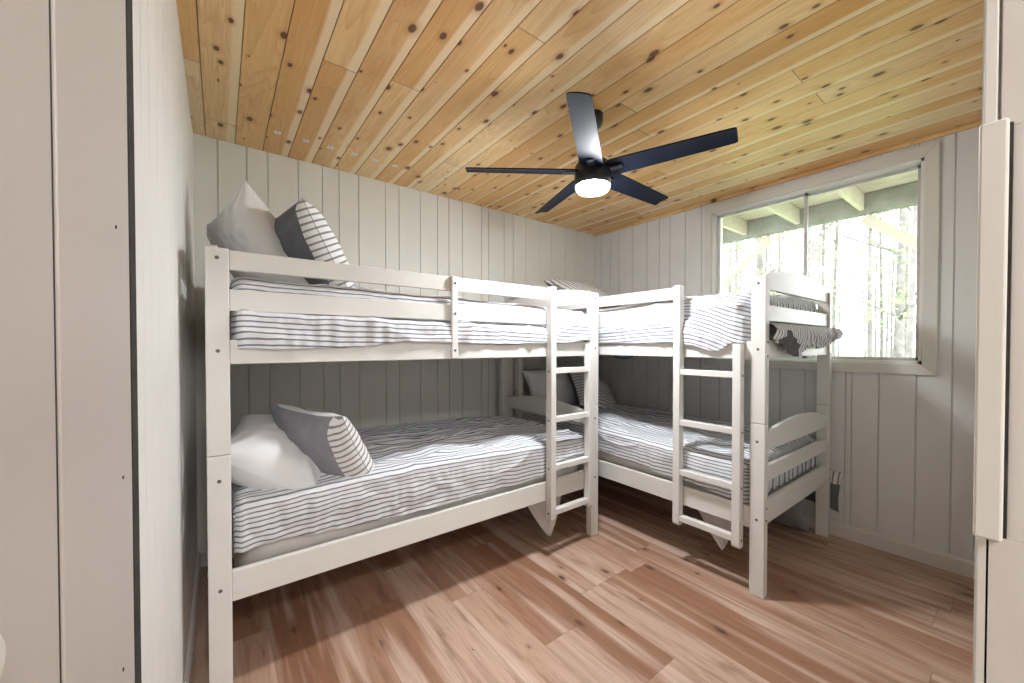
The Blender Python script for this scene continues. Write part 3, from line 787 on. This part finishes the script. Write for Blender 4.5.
def leaf_cloud(mb, c, R, n, size):
    for _ in range(n):
        while True:
            d = Vector((random.uniform(-1, 1), random.uniform(-1, 1), random.uniform(-1, 1)))
            if d.length < 1: break
        p = Vector(c) + d * R; a = Vector((random.gauss(0, 1), random.gauss(0, 1), random.gauss(0, 0.6))).normalized()
        b = a.orthogonal().normalized(); s = size * random.uniform(0.6, 1.3)
        k = len(mb.v); mb.v += [tuple(p - a * s), tuple(p + b * s * 0.5), tuple(p + a * s), tuple(p - b * s * 0.5)]; mb.f.append((k, k + 1, k + 2, k + 3))
def make_tree(h, r, nb, leafn, leafmat):
    t = empty('woodland_tree'); tr = MB(); lf = MB()
    pts = []; rad = []
    ph = random.uniform(0, 6)
    for i in range(11):
        q = i / 10; pts.append((0.12 * math.sin(q * 3 + ph) * q, 0.12 * math.cos(q * 4 + ph) * q, h * q - 0.2)); rad.append(r * (1 - 0.72 * q) + (0.3 * r if i == 0 else 0))
    tr.tube(pts, rad, 9)
    for k in range(nb):
        q = random.uniform(0.18, 0.95); zz = h * q; a = random.uniform(0, 2 * PI); L = random.uniform(0.8, 2.2) * (1.15 - q * 0.5); el = random.uniform(0.15, 0.8)
        bp = [Vector((0, 0, zz - 0.2)) + Vector((math.cos(a), math.sin(a), el)) * (L * s) + Vector((0, 0, 0.25 * s * s)) + Vector((nz(s * 3, k, 0), nz(s * 3, k, 5), 0)) * 0.15 * s for s in (0, 0.25, 0.5, 0.75, 1.0)]
        tr.tube(bp, [r * 0.30, r * 0.24, r * 0.18, r * 0.12, r * 0.06], 5)
        for m in range(3):
            s0 = random.choice((2, 3, 4)); p0 = bp[s0]; a2 = a + random.uniform(-1.2, 1.2); L2 = L * 0.45
            p1 = p0 + Vector((math.cos(a2), math.sin(a2), random.uniform(0, 0.8))) * L2
            tr.tube([p0, (p0 + p1) / 2 + Vector((0, 0, 0.04)), p1], [r * 0.10, r * 0.07, r * 0.03], 4)
            leaf_cloud(lf, p1, 0.38, leafn // (3 * nb), 0.05)
    tr.build('trunk', M['bark'], t, 0, True); lf.build('foliage', leafmat, t)
    return t
protos = [make_tree(8.5, 0.045, 14, 600, M['leaf2']), make_tree(9.0, 0.065, 16, 500, M['leaf2']), make_tree(6.0, 0.035, 12, 700, M['leaf']), make_tree(10.0, 0.14, 14, 500, M['leaf2'])]
spots = []
used = [False] * 4
tl = ['slender bare-limbed tree with pale leaves in the woods outside the window', 'medium grey-barked tree in the woods outside the window', 'thin leafy sapling in the woods outside the window', 'thick-trunked tall tree in the woods outside the window']
grid = []
for i in range(34):
    X = 11 + (i * 0.618034 % 1) * 15; f = ((i * 0.754877) % 1)
    lo, hi = 0.13 * X, 0.52 * X
    grid.append((X, lo + (hi - lo) * f, i % 3 if i % 5 else 1))
grid += [(16.0, 2.30, 3), (20, 7.5, 3)]
for X, Y, kd in grid:
    o = protos[kd] if not used[kd] else copy_tree(protos[kd]); used[kd] = True
    o.location = (X, Y, gz(X, Y)); o.rotation_euler = (0, 0, random.uniform(0, 6.28)); s = random.uniform(0.85, 1.15); o.scale = (s, s, s)
    tag(o, tl[kd], 'tree', 'trees in the woods')
# undergrowth
def make_bush():
    b = MB()
    for _ in range(10):
        a = random.uniform(0, 6.28); leaf_cloud(b, (0.4 * math.cos(a), 0.4 * math.sin(a), random.uniform(0.15, 0.55)), 0.32, 60, 0.045)
    st = empty('leafy_shrub'); b.build('foliage', M['leaf'], st)
    s2 = MB()
    for k in range(8):
        a = k * 0.8; s2.tube([(0, 0, -0.05), (0.2 * math.cos(a), 0.2 * math.sin(a), 0.3), (0.45 * math.cos(a), 0.45 * math.sin(a), 0.65)], [0.012, 0.009, 0.004], 5)
    s2.build('stem', M['bark'], st)
    return st
bp = make_bush()
for i in range(16):
    X = 8 + (i * 0.618034 % 1) * 9; Y = (0.08 + 0.45 * ((i * 0.754877 + 0.3) % 1)) * X
    o = bp if i == 0 else copy_tree(bp)
    s = random.uniform(0.7, 1.3); o.location = (X, Y, gz(X, Y)); o.scale = (s, s, s); o.rotation_euler = (0, 0, i * 1.3)
    tag(o, 'low green shrub in the undergrowth outside the window', 'shrub', 'undergrowth shrubs')
